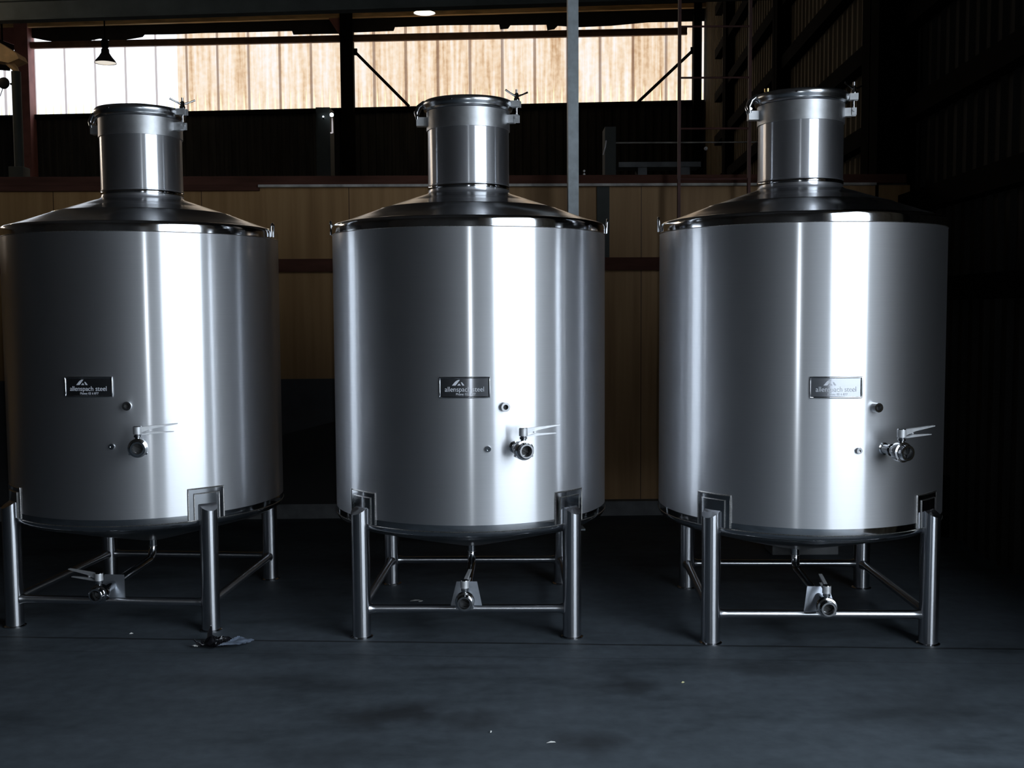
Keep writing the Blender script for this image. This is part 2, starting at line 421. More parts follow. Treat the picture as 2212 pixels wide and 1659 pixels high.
def make_tank():
    root = empty('storage_tank', (0, 0, 0))
    # brushed wall
    bm = bmesh.new()
    lathe(bm, [(R, 0.632), (R, 0.9), (R, 1.2), (R, 1.5), (R, 1.8), (R, 2.128)], 160)
    finish('tank_wall', bm, M['brushed'], root)
    # polished knuckle at the top with a fold to the cone
    bm = bmesh.new()
    lathe(bm, [(R + 0.0006, 2.126), (R + 0.001, 2.150), (R + 0.001, 2.166), (R - 0.001, 2.174), (R - 0.006, 2.180), (R - 0.014, 2.184), (R - 0.03, 2.187)], 160)
    rim = finish('top_rim', bm, M['polish'], root)
    bm = bmesh.new()
    lathe(bm, [(R + 0.0005, 2.128), (R + 0.003, 2.126), (R + 0.0005, 2.124)], 160)
    finish('weld_seam', bm, M['weld'], rim)
    bm = bmesh.new()
    lathe(bm, [(R - 0.03, 2.187), (R - 0.10, 2.210), (0.50, 2.268), (0.497, 2.2715), (0.493, 2.2703), (0.36, 2.314), (0.30, 2.335), (0.245, 2.352), (0.229, 2.362)], 160)
    finish('top_cone', bm, M['cone'], root)
    # base: polished band, knuckle, shallow cone
    bm = bmesh.new()
    lathe(bm, [(R + 0.0006, 0.634), (R + 0.001, 0.600), (R - 0.001, 0.588), (R - 0.008, 0.576), (R - 0.022, 0.568), (R - 0.045, 0.564)], 160)
    br = finish('bottom_rim', bm, M['polish'], root)
    bm = bmesh.new()
    lathe(bm, [(R + 0.0006, 0.603), (R + 0.004, 0.600), (R + 0.0006, 0.597)], 160)
    finish('weld_seam', bm, M['weld'], br)
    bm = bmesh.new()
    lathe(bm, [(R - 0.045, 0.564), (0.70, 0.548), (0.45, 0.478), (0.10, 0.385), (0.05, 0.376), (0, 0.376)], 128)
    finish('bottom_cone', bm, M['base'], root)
    # manway neck
    rn = 0.226
    bm = bmesh.new()
    lathe(bm, [(rn + 0.004, 2.352), (rn + 0.001, 2.366), (rn, 2.372), (rn, 2.398), (rn + 0.003, 2.400), (rn + 0.003, 2.404), (rn, 2.406), (rn, 2.706)], 112)
    neck = finish('manway_neck', bm, M['satin'], root)
    bm = bmesh.new()
    lathe(bm, [(rn + 0.0005, 2.704), (rn + 0.006, 2.704), (rn + 0.006, 2.806), (rn - 0.004, 2.806)], 112)
    col = finish('neck_collar', bm, M['dull'], neck)
    bm = bmesh.new()
    lathe(bm, [(rn + 0.001, 2.378), (rn + 0.0035, 2.382), (rn + 0.0035, 2.392), (rn + 0.001, 2.397)], 112)
    finish('weld_band', bm, M['polish'], neck)
    # lid
    bm = bmesh.new()
    lathe(bm, [(0.15, 2.809), (rn + 0.004, 2.807), (rn + 0.012, 2.812), (rn + 0.020, 2.818), (rn + 0.021, 2.824), (rn + 0.025, 2.832), (rn + 0.0275, 2.842), (rn + 0.0275, 2.850), (rn + 0.025, 2.858), (rn + 0.019, 2.864), (0.20, 2.870), (0.12, 2.888), (0, 2.896)], 112)
    lid = finish('manway_lid', bm, M['lid'], root)
    for ph in (-18, 62):
        F = radial(ph, rn + 0.027, 2.844); bm = bmesh.new()
        lathe(bm, [(0, 0), (0.006, 0), (0.006, 0.003), (0, 0.004)], 14, turn_y(F))
        finish('lid_rivet', bm, M['polish'], lid)
    # hinge: bracket block welded to the collar, arms curving down from the lid
    F = radial(-88, rn + 0.006, 2.0)
    bm = bmesh.new()
    prism(bm, [(-0.026, 0.735), (0.026, 0.735), (0.026, 0.782), (-0.026, 0.782)], -0.006, 0.055, F)
    finish('hinge_bracket', bm, M['bracket'], root)
    bm = bmesh.new()
    for s in (-1, 1):
        tube(bm, [F @ Vector((s * 0.020, -0.03, 0.866)), F @ Vector((s * 0.020, 0.014, 0.858)), F @ Vector((s * 0.020, 0.040, 0.838)), F @ Vector((s * 0.020, 0.054, 0.806)), F @ Vector((s * 0.020, 0.050, 0.770))], [0.011, 0.014, 0.015, 0.014, 0.010], 12)
    tube(bm, [F @ Vector((-0.032, 0.046, 0.792)), F @ Vector((0.032, 0.046, 0.792))], 0.007, 10)
    finish('hinge_arm', bm, M['polish'], lid)
    # swing-bolt clamp opposite the hinge
    F = radial(79, rn + 0.006, 2.0)
    bm = bmesh.new()
    prism(bm, [(-0.022, 0.742), (0.022, 0.742), (0.022, 0.786), (-0.022, 0.786)], -0.006, 0.034, F)
    tube(bm, [F @ Vector((-0.03, 0.045, 0.770)), F @ Vector((0.03, 0.045, 0.770))], 0.006, 10)
    for s in (-1, 1):
        prism(bm, [(s * 0.014, 0.746), (s * 0.022, 0.746), (s * 0.022, 0.786), (s * 0.014, 0.786)], 0.030, 0.058, F)
    finish('clamp_bracket', bm, M['bracket'], root)
    bm = bmesh.new()
    for s in (-1, 1):
        prism(bm, [(s * 0.009, 0.828), (s * 0.024, 0.828), (s * 0.024, 0.862), (s * 0.009, 0.862)], 0.015, 0.066, F)
    prism(bm, [(-0.024, 0.828), (0.024, 0.828), (0.024, 0.862), (-0.024, 0.862)], -0.004, 0.022, F)
    finish('clamp_fork', bm, M['bracket'], lid)
    bm = bmesh.new()
    tube(bm, [F @ Vector((0, 0.045, 0.765)), F @ Vector((0, 0.045, 0.925))], 0.006, 12)
    sw = finish('swing_bolt', bm, M['polish'], root)
    bm = bmesh.new()
    lathe(bm, [(0.007, 0.864), (0.016, 0.864), (0.016, 0.874), (0.012, 0.880), (0.011, 0.900), (0.007, 0.906)], 20, F @ Matrix.Translation((0, 0.045, 0)))
    for s in (-1, 1):
        tube(bm, [F @ Vector((0.006 * s, 0.045 + 0.008 * s, 0.890)), F @ Vector((0.028 * s, 0.045 + 0.030 * s, 0.902)), F @ Vector((0.048 * s, 0.045 + 0.052 * s, 0.916))], [0.006, 0.0045, 0.0055], 10)
    finish('wing_nut', bm, M['polish'], sw)
    # lifting lugs
    for ph in (88, -88):
        F = radial(ph, R + 0.004, 2.0)
        bm = bmesh.new()
        pts = [(-0.02, 0.006, 0.135), (-0.02, 0.008, 0.19)]
        pts += [(-0.02 * math.cos(PI * k / 8), 0.010, 0.19 + 0.02 * math.sin(PI * k / 8)) for k in range(1, 8)]
        pts += [(0.02, 0.008, 0.19), (0.02, 0.006, 0.135)]
        tube(bm, [F @ Vector(p) for p in pts], 0.006, 10)
        finish('lifting_lug', bm, M['polish'], root)
    # legs
    legs = {}
    for (lx, ly) in ((-0.552, -0.55), (0.552, -0.55), (-0.532, 0.55), (0.532, 0.55)):
        bm = bmesh.new(); rl = 0.048; out = Vector((lx, ly)).normalized()
        rows = [[], []]
        for k in range(32):
            a = 2 * PI * k / 32; dx, dy = rl * math.cos(a), rl * math.sin(a)
            s = (dx * out.x + dy * out.y) / rl
            rows[0].append(bm.verts.new((lx + dx, ly + dy, 0.006))); rows[1].append(bm.verts.new((lx + dx, ly + dy, 0.684 - 0.028 * s)))
        for k in range(32):
            bm.faces.new([rows[0][k], rows[0][(k + 1) % 32], rows[1][(k + 1) % 32], rows[1][k]])
        bm.faces.new(rows[1]); bm.faces.new(rows[0])
        leg = finish('leg', bm, M['tubeZ'], root)
        bm = bmesh.new()
        lathe(bm, [(0, 0), (0.058, 0), (0.058, 0.006), (0.052, 0.009), (0.047, 0.012)], 32, Matrix.Translation((lx, ly, 0)))
        finish('foot_plate', bm, M['tube'], leg)
        ph = math.degrees(math.atan2(lx, -ly))
        bm = bmesh.new(); patch(bm, ph, 0.100, 0.606, 0.772, R - 0.002, R + 0.005)
        pd = finish('backing_plate', bm, M['polish'], leg)
        bm = bmesh.new(); patch(bm, ph, 0.070, 0.606, 0.745, R + 0.004, R + 0.010)
        finish('inner_plate', bm, M['polish'], leg)
        bm = bmesh.new()
        tube(bm, patch_edge(ph, 0.100, 0.606, 0.772, R + 0.003), 0.0042, 6)
        tube(bm, patch_edge(ph, 0.070, 0.606, 0.745, R + 0.008), 0.0032, 6)
        finish('plate_weld', bm, M['weld'], leg)
    zb = 0.153
    for A, B in (((-0.552, -0.55), (0.552, -0.55)), ((-0.532, 0.55), (0.532, 0.55)), ((-0.552, -0.55), (-0.532, 0.55)), ((0.552, -0.55), (0.532, 0.55))):
        a, b = Vector((*A, zb)), Vector((*B, zb)); d = (b - a).normalized(); L = (b - a).length
        bm = bmesh.new()
        st = [(0.043, 0.031), (0.052, 0.027), (0.062, 0.0225), (0.08, 0.0215)]
        st += [(L - s, r) for s, r in reversed(st)]
        tube(bm, [a + d * s for s, _ in st], [r for _, r in st], 20)
        finish('frame_bar', bm, M['tubeX' if abs(d.x) > abs(d.y) else 'tubeY'], root)
    # outlet pipe from the cone, elbow, run to the front valve
    bm = bmesh.new()
    pts = [(0, 0, 0.392), (0, 0, 0.335)]
    for k in range(0, 9):
        t = PI / 2 * k / 8 * 0.93
        pts.append((0, -0.075 * (1 - math.cos(t)), 0.335 - 0.075 * math.sin(t)))
    pts.append((0, -0.62, 0.228))
    tube(bm, pts, 0.0225, 20)
    op = finish('outlet_pipe', bm, M['tube'], root)
    bm = bmesh.new()
    tube(bm, [(0, 0, 0.334), (0, 0, 0.331)], 0.0245, 20)
    finish('weld_ring', bm, M['weld'], op)
    bm = bmesh.new()
    T = Matrix.Translation((0.0, -0.552, 0.0)) @ Matrix.Rotation(-0.35, 4, 'X')
    prism(bm, [(-0.082, 0.0), (0.082, 0.0), (0.054, 0.125), (-0.054, 0.125)], -0.004, 0.004, Matrix.Translation((0, -0.562, 0.172)) @ Matrix.Rotation(-0.45, 4, 'X'))
    finish('support_plate', bm, M['gusset'], root)
    F = Matrix.Translation((0, -0.615, 0.228)) @ Matrix(((1, 0, 0, 0), (0, -1, 0, 0), (0, 0, 1, 0), (0, 0, 0, 1)))
    v, h1 = make_valve(root, F, 'outlet_valve', math.radians(275), 'low outlet valve at the front frame bar')
    # side valve on its stub
    F = radial(19.9, R, 1.025)
    v2, h2 = make_valve(root, F @ Matrix.Translation((0, 0.062, 0)), 'side_valve', math.radians(-4), 'side valve with trigger handle')
    bm = bmesh.new()
    lathe(bm, [(0.030, -0.004), (0.030, 0.003), (0.0235, 0.006), (0.0235, 0.050), (0.030, 0.054), (0.030, 0.063)], 28, turn_y(F))
    finish('pipe_stub', bm, M['polish'], v2)
    # threaded socket and plug
    F = radial(15.8, R, 1.230); bm = bmesh.new()
    lathe(bm, [(0.0235, -0.004), (0.0235, 0.034), (0.0225, 0.037), (0.013, 0.037), (0.0125, 0.034), (0.0125, 0.004), (0, 0.004)], 28, turn_y(F))
    so = finish('threaded_socket', bm, M['polish'], root)
    bm = bmesh.new(); lathe(bm, [(0, 0.016), (0.0128, 0.016), (0.0128, 0.0165), (0, 0.0165)], 20, turn_y(F))
    finish('socket_bore', bm, M['bore'], so)
    F = radial(9.5, R, 1.020); bm = bmesh.new()
    lathe(bm, [(0.016, -0.004), (0.016, 0.012), (0.0145, 0.016), (0.007, 0.016), (0.006, 0.008), (0, 0.008)], 6 * 4, turn_y(F))
    finish('small_plug', bm, M['polish'], root)
    # nameplate
    bm = bmesh.new(); zc = 1.329; ph = 0.9
    patch(bm, ph, 0.127, zc - 0.052, zc + 0.052, R - 0.001, R + 0.003, 14)
    npl = finish('nameplate', bm, M['plate'], root)
    bm = bmesh.new()
    Q = lambda t, z: ((R + 0.004) * math.sin(math.radians(ph) + t), -(R + 0.004) * math.cos(math.radians(ph) + t), z)
    d = 0.124 / R
    ring = [Q(-d + 2 * d * k / 12, zc - 0.049) for k in range(13)] + [Q(d, zc - 0.049 + 0.098 * k / 6) for k in range(1, 6)]
    ring += [Q(d - 2 * d * k / 12, zc + 0.049) for k in range(13)] + [Q(-d, zc + 0.049 - 0.098 * k / 6) for k in range(1, 6)]
    tube(bm, ring, 0.0048, 10, closed=True)
    finish('raised_border', bm, M['polish'], npl)
    rr = R + 0.0034
    wrap_text('allenspach steel', 0.0355, ph, zc - 0.010, rr, 0.0, npl, 'lettering', M['etch'], 0.89)
    wrap_text('Phone: 02 6 877', 0.0165, ph, zc - 0.034, rr, 0.006, npl, 'small_lettering', M['etch'], 0.9)
    bm = bmesh.new()
    for poly in ([(-0.062, 0.010), (-0.044, 0.010), (-0.022, 0.038), (-0.032, 0.038), (-0.045, 0.030)],
                 [(-0.036, 0.010), (-0.018, 0.010), (-0.026, 0.020)],
                 [(-0.010, 0.010), (0.000, 0.010), (-0.012, 0.026), (-0.018, 0.026)]):
        A = []
        for d in (0.0, 0.0008):
            row = []
            for x, z in poly:
                a = math.radians(ph) + x / rr
                row.append(bm.verts.new(((rr + d) * math.sin(a), -(rr + d) * math.cos(a), zc + z)))
            A.append(row)
        bm.faces.new(A[1]); bm.faces.new(list(reversed(A[0])))
        for i in range(len(poly)): bm.faces.new([A[0][i], A[0][(i + 1) % len(poly)], A[1][(i + 1) % len(poly)], A[1][i]])
    finish('mountain_logo', bm, M['etch'], npl)
    return root

tank = make_tank()
spots = [(-2.1305, 6.2736, -0.0855), (-0.2363, 6.0805, -0.0157), (1.5819, 5.9393, -0.0332)]
tank_labels = ['stainless steel tank with crumpled black plastic lying by its front foot',
               'stainless steel tank standing between the other two, grey post rising behind it',
               'stainless steel tank nearest the dark corrugated side wall, ladder behind it']
for i, (x, y, a) in enumerate(spots):
    t = tank if i == 0 else copy_tree(tank)
    t.location = (x, y, 0); t.rotation_euler = (0, 0, a)
    t['label'] = tank_labels[i]; t['category'] = 'tank'; t['group'] = 'stainless steel storage tanks in a row'
    if i == 0: first = t
    if i == 2: third = t
# the first tank's outlet handle is turned out to the side
for v in kids(first):
    if v.name.startswith('outlet_valve'):
        for h in kids(v):
            if h.name.startswith('trigger_handle'):
                h.matrix_local = h.matrix_local @ Matrix.Rotation(math.radians(-80), 4, 'Z')
# only this lid carries a brass vent
for l in kids(third):
    if l.name.startswith('manway_lid'):
        bm = bmesh.new()
        F = radial(-128, 0.20, 2.868)
        lathe(bm, [(0, 0), (0.014, 0), (0.014, 0.02), (0.009, 0.024), (0.009, 0.04), (0.016, 0.044), (0.016, 0.062), (0, 0.066)], 20, F)
        finish('brass_vent', bm, M['gold'], l)

# ------------------------------------------------------------------ building
def S(name, bm, mat, label, smooth=False, parent=None):
    o = finish(name, bm, mat, parent, smooth)
    if parent is None:
        o['kind'] = 'structure'; o['label'] = label
        w = name.split('.')[0].split('_')
        o['category'] = {'wall': 'wall', 'window': 'window', 'trim': 'trim', 'floor': 'floor', 'ceiling': 'ceiling', 'door': 'door', 'baseboard': 'baseboard', 'ground': 'ground'}.get(w[0], w[-1])
    return o

def corrugated(bm, A, B, z0, z1, pitch, depth, inward, zsplit=None):
    """Trapezoidal sheet from A to B (plan points), ribs standing towards `inward`."""
    A, B = Vector((*A, 0)), Vector((*B, 0)); L = (B - A).length; d = (B - A) / L
    n = Vector((*inward, 0)).normalized()
    prof = [(0.0, 0), (0.30, 0), (0.42, 1), (0.72, 1), (0.84, 0)]
    pts = []; s = 0
    while s < L:
        for u, k in prof:
            t = s + u * pitch
            if t <= L: pts.append(A + d * t + n * depth * k)
        s += pitch
    pts.append(B)
    lo = [bm.verts.new((p.x, p.y, z0)) for p in pts]; hi = [bm.verts.new((p.x, p.y, z1)) for p in pts]
    for i in range(len(pts) - 1): bm.faces.new([lo[i], lo[i + 1], hi[i + 1], hi[i]])

RX = lambda y: 2.866 + 0.0553 * y                   # right wall plane
BY = lambda x, o=0.0: 23.6 + o - 0.085 * x         # back wall plane
WY = lambda x, o=0.0: 8.9 + o + 0.02 * x           # plywood wall plane
LX = -33.0; FY = -9.0; ROOF = 8.75

bm = bmesh.new()
v = [bm.verts.new(p) for p in ((LX - 1, FY - 1, 0), (RX(FY), FY - 1, 0), (RX(28), 28, 0), (LX - 1, 28, 0))]
bm.faces.new(v); S('floor', bm, M['floor'], 'blue grey painted concrete floor with dark stains and a saw cut')
bm = bmesh.new()
v = [bm.verts.new(p) for p in ((LX - 1, FY - 1, ROOF), (RX(FY) + 1, FY - 1, ROOF), (RX(28) + 1, 28, ROOF), (LX - 1, 28, ROOF))]
bm.faces.new(v); S('ceiling', bm, M['roof'], 'dark sheet roof high above the hall')

# right wall, with a wide loading doorway nearer than the tanks
D0, D1, DH = -2.2, 4.90, 4.6
LEAF0, LEAF1 = 3.45, 4.84      # sliding door leaf, a slit of daylight left at the jamb
bm = bmesh.new()
corrugated(bm, (RX(9.1), 9.1), (RX(24.2), 24.2), 0, ROOF, 0.2, 0.035, (-1, 0.055))
S('wall_right', bm, M['cladding'], 'brown corrugated side wall of the far bays')
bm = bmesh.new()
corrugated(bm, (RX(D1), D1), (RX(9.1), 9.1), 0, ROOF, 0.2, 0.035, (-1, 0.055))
S('wall_right_near', bm, M['shadedclad'], 'corrugated side wall beside the third tank, shade painted into its colour')
bm = bmesh.new()
corrugated(bm, (RX(FY), FY), (RX(D0), D0), 0, ROOF, 0.2, 0.035, (-1, 0.055))
corrugated(bm, (RX(D0), D0), (RX(D1), D1), DH, ROOF, 0.2, 0.035, (-1, 0.055))
S('wall_right_front', bm, M['cladding'], 'dark corrugated wall around the loading doorway')
bm = bmesh.new()
for y in (D0, D1): box(bm, RX(y) - 0.10, RX(y) + 0.08, y - 0.08, y + 0.08, 0, DH + 0.1)
box(bm, RX(D0) - 0.10, RX(D1) + 0.08, D0, D1, DH, DH + 0.16)
S('door_1', bm, M['darksteel'], 'steel frame of the open loading doorway')

bm = bmesh.new()
corrugated(bm, (RX(LEAF0) + 0.06, LEAF0), (RX(LEAF1) + 0.06, LEAF1), 0.02, DH + 0.1, 0.2, 0.03, (-1, 0.055))
S('door_2', bm, M['cladding'], 'corrugated sliding door leaf pushed back at the doorway')

# back wall below and above the clerestory
bm = bmesh.new()
corrugated(bm, (LX, BY(LX)), (4.35, BY(4.35)), 0, 6.12, 0.175, 0.03, (-0.085, -1))
S('wall_back', bm, M['backclad'], 'black corrugated back wall below the bright clerestory windows')
bm = bmesh.new(); box(bm, LX, 4.4, 23.2, 27.5, 8.12, ROOF + 0.1); S('wall_back_top', bm, M['lining'], 'dark wall head above the clerestory')
bm = bmesh.new(); v = [bm.verts.new(p) for p in ((LX, FY, 0), (LX, 28, 0), (LX, 28, ROOF), (LX, FY, ROOF))]; bm.faces.new(v)
S('wall_left', bm, M['interior'], 'far side wall of the hall')
bm = bmesh.new(); v = [bm.verts.new(p) for p in ((LX, FY, 0), (RX(FY) + .5, FY, 0), (RX(FY) + .5, FY, ROOF), (LX, FY, ROOF))]; bm.faces.new(v)
S('wall_front', bm, M['interior'], 'dim wall behind the viewer')

# clerestory bays: translucent sheets between red columns
def plan_box(bm, x0, x1, plane, o0, o1, z0, z1):
    p = [(x0, plane(x0, o0)), (x1, plane(x1, o0)), (x1, plane(x1, o1)), (x0, plane(x0, o1))]
    lo = [bm.verts.new((*q, z0)) for q in p]; hi = [bm.verts.new((*q, z1)) for q in p]
    bm.faces.new(lo); bm.faces.new(hi)
    for i in range(4): bm.faces.new([lo[i], lo[(i + 1) % 4], hi[(i + 1) % 4], hi[i]])

bays = [(-10.72, -3.55, 'skyl', 'clerestory window of brown corrugated sheets, blown-out white at one end'),
        (-3.43, 3.90, 'sky', 'clerestory window of brown corrugated sheets behind the galvanised post'),
        (4.04, 4.14, 'sky', 'narrow end slit of the clerestory in the far corner'),
        (-18.1, -10.95, 'skyl', 'clerestory sheet glimpsed past the duct at the picture edge'),
        (-25.4, -18.3, 'skyw', 'clerestory window in the third bay, unseen, its glow raised for tank reflections'),
        (-32.6, -25.6, 'skyw', 'clerestory window in the last bay, unseen, its glow raised for tank reflections')]
for k, (x0, x1, mt, lb) in enumerate(bays):
    bm = bmesh.new()
    corrugated(bm, (x0, BY(x0, 0.04)), (x1, BY(x1, 0.04)), 6.10, 8.15, 0.175, 0.03, (-0.085, -1))
    S('window_%d' % (k + 1), bm, M[mt], lb)
bm = bmesh.new(); plan_box(bm, LX, 4.3, BY, -0.10, 0.03, 6.03, 6.125); S('trim_1', bm, M['darksteel'], 'dark sill girt under the clerestory')
# rails crossing the windows, one piece per bay
for k, (x0, x1, z0, z1, lb) in enumerate(((-10.7, -3.5, 7.63, 7.59, 'brown rail across the window bay with the white end'), (-3.4, 3.74, 7.59, 7.55, 'brown rail across the window bay behind the post'))):
    bm = bmesh.new()
    for dz, h, o in ((0.052, 0.035, -0.18), (-0.055, 0.035, -0.18), (0.0, 0.10, -0.16)):
        p = [(x0, BY(x0, o), z0 + dz), (x1, BY(x1, o), z1 + dz)]
        q = []
        for (x, y, z) in p:
            q.append([bm.verts.new((x, y + a, z + b)) for a, b in ((0, -h / 2), (0.08, -h / 2), (0.08, h / 2), (0, h / 2))])
        for i in range(4): bm.faces.new([q[0][i], q[0][(i + 1) % 4], q[1][(i + 1) % 4], q[1][i]])
        bm.faces.new(q[0]); bm.faces.new(q[1])
    S('window_rail', bm, M['rail'], lb)
# torn black lining hanging over the window heads
for k, pts in enumerate(([(-12.2, 7.2), (-11.2, 7.1), (-11.05, 7.7), (-10.75, 7.83), (-10.6, 7.8), (-10.32, 7.74), (-10.01, 7.69), (-9.47, 7.69), (-9.1, 7.75), (-8.73, 7.69), (-8.41, 7.72), (-8.12, 7.76), (-8.07, 7.81), (-7.41, 7.8), (-6.73, 7.81), (-5.49, 7.8), (-4.76, 7.8), (-4.73, 7.72), (-4.15, 7.72), (-3.5, 7.71)],
                         [(-3.5, 7.73), (-2.52, 7.74), (-2.49, 7.82), (-1.41, 7.83), (-0.23, 7.81), (-0.21, 7.71), (-0.04, 7.72), (0.01, 7.79), (0.78, 7.78), (0.8, 7.66), (0.95, 7.68), (1.02, 7.75), (1.47, 7.71), (2.15, 7.72), (2.93, 7.77), (4.4, 7.76)])):
    bm = bmesh.new()
    lo = [bm.verts.new((x, BY(x, -0.08), z)) for x, z in pts]; hi = [bm.verts.new((x, BY(x, -0.08), 8.3)) for x, z in pts]
    for i in range(len(pts) - 1): bm.faces.new([lo[i], lo[i + 1], hi[i + 1], hi[i]])
    S('roof_lining_trim', bm, M['lining'], ('torn black lining over the head of the window with the white end', 'torn black lining over the head of the window behind the post')[k])
bm = bmesh.new(); plan_box(bm, LX, 4.2, BY, -0.32, -0.22, 7.99, 8.08); S('roof_purlin_beam', bm, M['purlin'], 'thin timber purlin under the roof edge')

# columns of the back wall
for (x0, x1, mt, lb) in ((-10.93, -10.66, 'redcol', 'dark red steel column at the outer end of the white window'), (-3.64, -3.40, 'darksteel', 'dark column between the two clerestory windows'), (3.87, 3.995, 'darksteel', 'dark column in the far corner by the window slit')):
    bm = bmesh.new(); plan_box(bm, x0, x1, BY, -0.34, 0.0, 2.7, 8.4)
    plan_box(bm, x0 - 0.02, x1 + 0.02, BY, -0.36, -0.34, 2.7, 8.4)
    S('back_column', bm, M[mt], lb)
# haunch plates under the roof beam
for (pts, o, lb) in (([(-11.6, 8.1), (-11.0, 8.1), (-10.93, 7.6), (-11.25, 7.72), (-11.6, 7.9)], -0.30, 'red haunch plate beside the outer column'), ([(-3.98, 8.1), (-3.55, 8.1), (-3.55, 7.55), (-3.66, 7.6)], -0.30, 'dark red haunch plate at the middle column')):
    bm = bmesh.new()
    a = [bm.verts.new((x, BY(x, o), z)) for x, z in pts]; b = [bm.verts.new((x, BY(x, o + 0.05), z)) for x, z in pts]
    bm.faces.new(a); bm.faces.new(b)
    for i in range(len(pts)): bm.faces.new([a[i], a[(i + 1) % len(pts)], b[(i + 1) % len(pts)], b[i]])
    S('haunch_beam', bm, M['redcol'], lb)
# diagonal braces
for (a, b, lb) in (((-3.42, 7.36), (-2.20, 6.12), 'thin diagonal brace by the middle column'), ((3.92, 7.20), (2.72, 6.10), 'thin diagonal brace by the far corner column')):
    bm = bmesh.new()
    tube(bm, [(a[0], BY(a[0], -0.12), a[1]), (b[0], BY(b[0], -0.12), b[1])], 0.032, 8)
    box(bm, a[0] - 0.1, a[0] + 0.1, BY(a[0], -0.14), BY(a[0], -0.10), a[1] - 0.12, a[1] + 0.02)
    S('diagonal_brace_beam', bm, M['darksteel'], lb)

# roof beam crossing nearer the viewer
bm = bmesh.new()
x0, x1 = -16.0, 3.6
P = lambda x, o: 15.0 - 0.09 * x + o
for (o0, o1, z0, z1) in ((0, 0.18, 5.87, 5.895), (0.08, 0.10, 5.895, 6.14), (0, 0.18, 6.14, 6.165)):
    p = [(x0, P(x0, o0)), (x1, P(x1, o0)), (x1, P(x1, o1)), (x0, P(x0, o1))]
    lo = [bm.verts.new((*q, z0)) for q in p]; hi = [bm.verts.new((*q, z1)) for q in p]
    bm.faces.new(lo); bm.faces.new(hi)
    for i in range(4): bm.faces.new([lo[i], lo[(i + 1) % 4], hi[(i + 1) % 4], hi[i]])
S('roof_beam', bm, M['beam'], 'long grey steel beam crossing under the roof')

# right wall frame: columns and girts
for (y, prot, wid, lb) in ((9.15, 0.36, 0.42, 'wide dark column where the plywood wall meets the side wall'), (14.2, 0.22, 0.26, 'dark side wall column in the second bay'), (19.0, 0.2, 0.26, 'dark side wall column in the third bay')):
    bm = bmesh.new()
    box(bm, RX(y) - prot, RX(y) - prot + 0.02, y - wid / 2, y + wid / 2, 0, 8.7)
    box(bm, RX(y) - prot, RX(y) - 0.03, y - 0.012, y + 0.012, 0, 8.7)
    box(bm, RX(y) - 0.06, RX(y) - 0.04, y - wid / 2, y + wid / 2, 0, 8.7)
    S('side_column', bm, M['darksteel'], lb)
for k, z in enumerate((1.85, 2.55, 3.30, 4.05, 4.85, 5.65, 6.45, 7.25)):
    bm = bmesh.new(); y0, y1 = 5.05, 20.5; h = 0.085
    p = [(RX(y0) - 0.16, y0), (RX(y1) - 0.16, y1), (RX(y1) - 0.038, y1), (RX(y0) - 0.038, y0)]
    lo = [bm.verts.new((*q, z - h)) for q in p]; hi = [bm.verts.new((*q, z + h)) for q in p]
    bm.faces.new(lo); bm.faces.new(hi)
    for i in range(4): bm.faces.new([lo[i], lo[(i + 1) % 4], hi[(i + 1) % 4], hi[i]])
    S('wall_girt_beam', bm, M['darksteel'], ['lowest dark girt on the side wall, at eye height', 'second dark girt up the side wall', 'third dark girt up the side wall', 'fourth dark girt up the side wall', 'fifth dark girt up the side wall', 'sixth dark girt up the side wall', 'seventh dark girt up the side wall', 'topmost dark girt on the side wall'][k])
# leaning foot brace on the side wall
bm = bmesh.new(); tube(bm, [(3.22, 7.9, 0.0), (3.26, 8.0, 0.45)], 0.03, 8); S('foot_brace_beam', bm, M['darksteel'], 'short dark brace at the foot of the side wall')

# plywood front of the mezzanine
bm = bmesh.new(); plan_box(bm, LX, 3.3, WY, 0, 0.06, 0, 2.72); S('wall_plywood', bm, M['wood'], 'brown plywood wall under the mezzanine behind the tanks')
bm = bmesh.new(); plan_box(bm, LX, 3.3, WY, 0.06, 14.0, 2.70, 2.74); S('mezzanine_floor', bm, M['dado'], 'mezzanine deck above the plywood wall')
bm = bmesh.new(); plan_box(bm, LX, 3.25, WY, -0.05, 0.02, 2.735, 2.805); S('trim_2', bm, M['redtrim'], 'dark red timber along the top of the plywood wall')
bm = bmesh.new()
plan_box(bm, -2.05, 3.0, WY, -0.065, -0.0, 2.715, 2.735); S('trim_3', bm, M['white'], 'pale strip along the top edge of the plywood wall')
bm = bmesh.new(); plan_box(bm, LX, -2.05, WY, -0.045, 0.0, 2.69, 2.735); S('trim_4', bm, M['redtrim'], 'dark red nosing board along the outer plywood wall top')
bm = bmesh.new(); plan_box(bm, LX, 3.2, WY, -0.05, 0.0, 2.03, 2.135); S('trim_5', bm, M['redtrim'], 'dark red rail across the plywood wall')
bm = bmesh.new(); plan_box(bm, 0.706, 0.809, WY, -0.02, 0.0, 2.135, 2.715); S('trim_6', bm, M['greenish'], 'grey upright strip on the plywood above the rail')
bm = bmesh.new(); plan_box(bm, -6.0, -0.6, WY, -0.012, 0.0, 0.1, 1.15); S('trim_7', bm, M['dado'], 'dark grey board covering the foot of the plywood wall')
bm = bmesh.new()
pts = [(-2.6, 0.46), (-1.91, 0.683), (-1.50, 0.788), (-0.95, 0.93), (-0.95, 0.1), (-2.6, 0.1)]  # thin black area, its top edge sloping
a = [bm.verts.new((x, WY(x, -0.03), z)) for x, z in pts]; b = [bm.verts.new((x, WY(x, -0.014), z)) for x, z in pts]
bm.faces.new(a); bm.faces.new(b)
for i in range(len(pts)): bm.faces.new([a[i], a[(i + 1) % len(pts)], b[(i + 1) % len(pts)], b[i]])
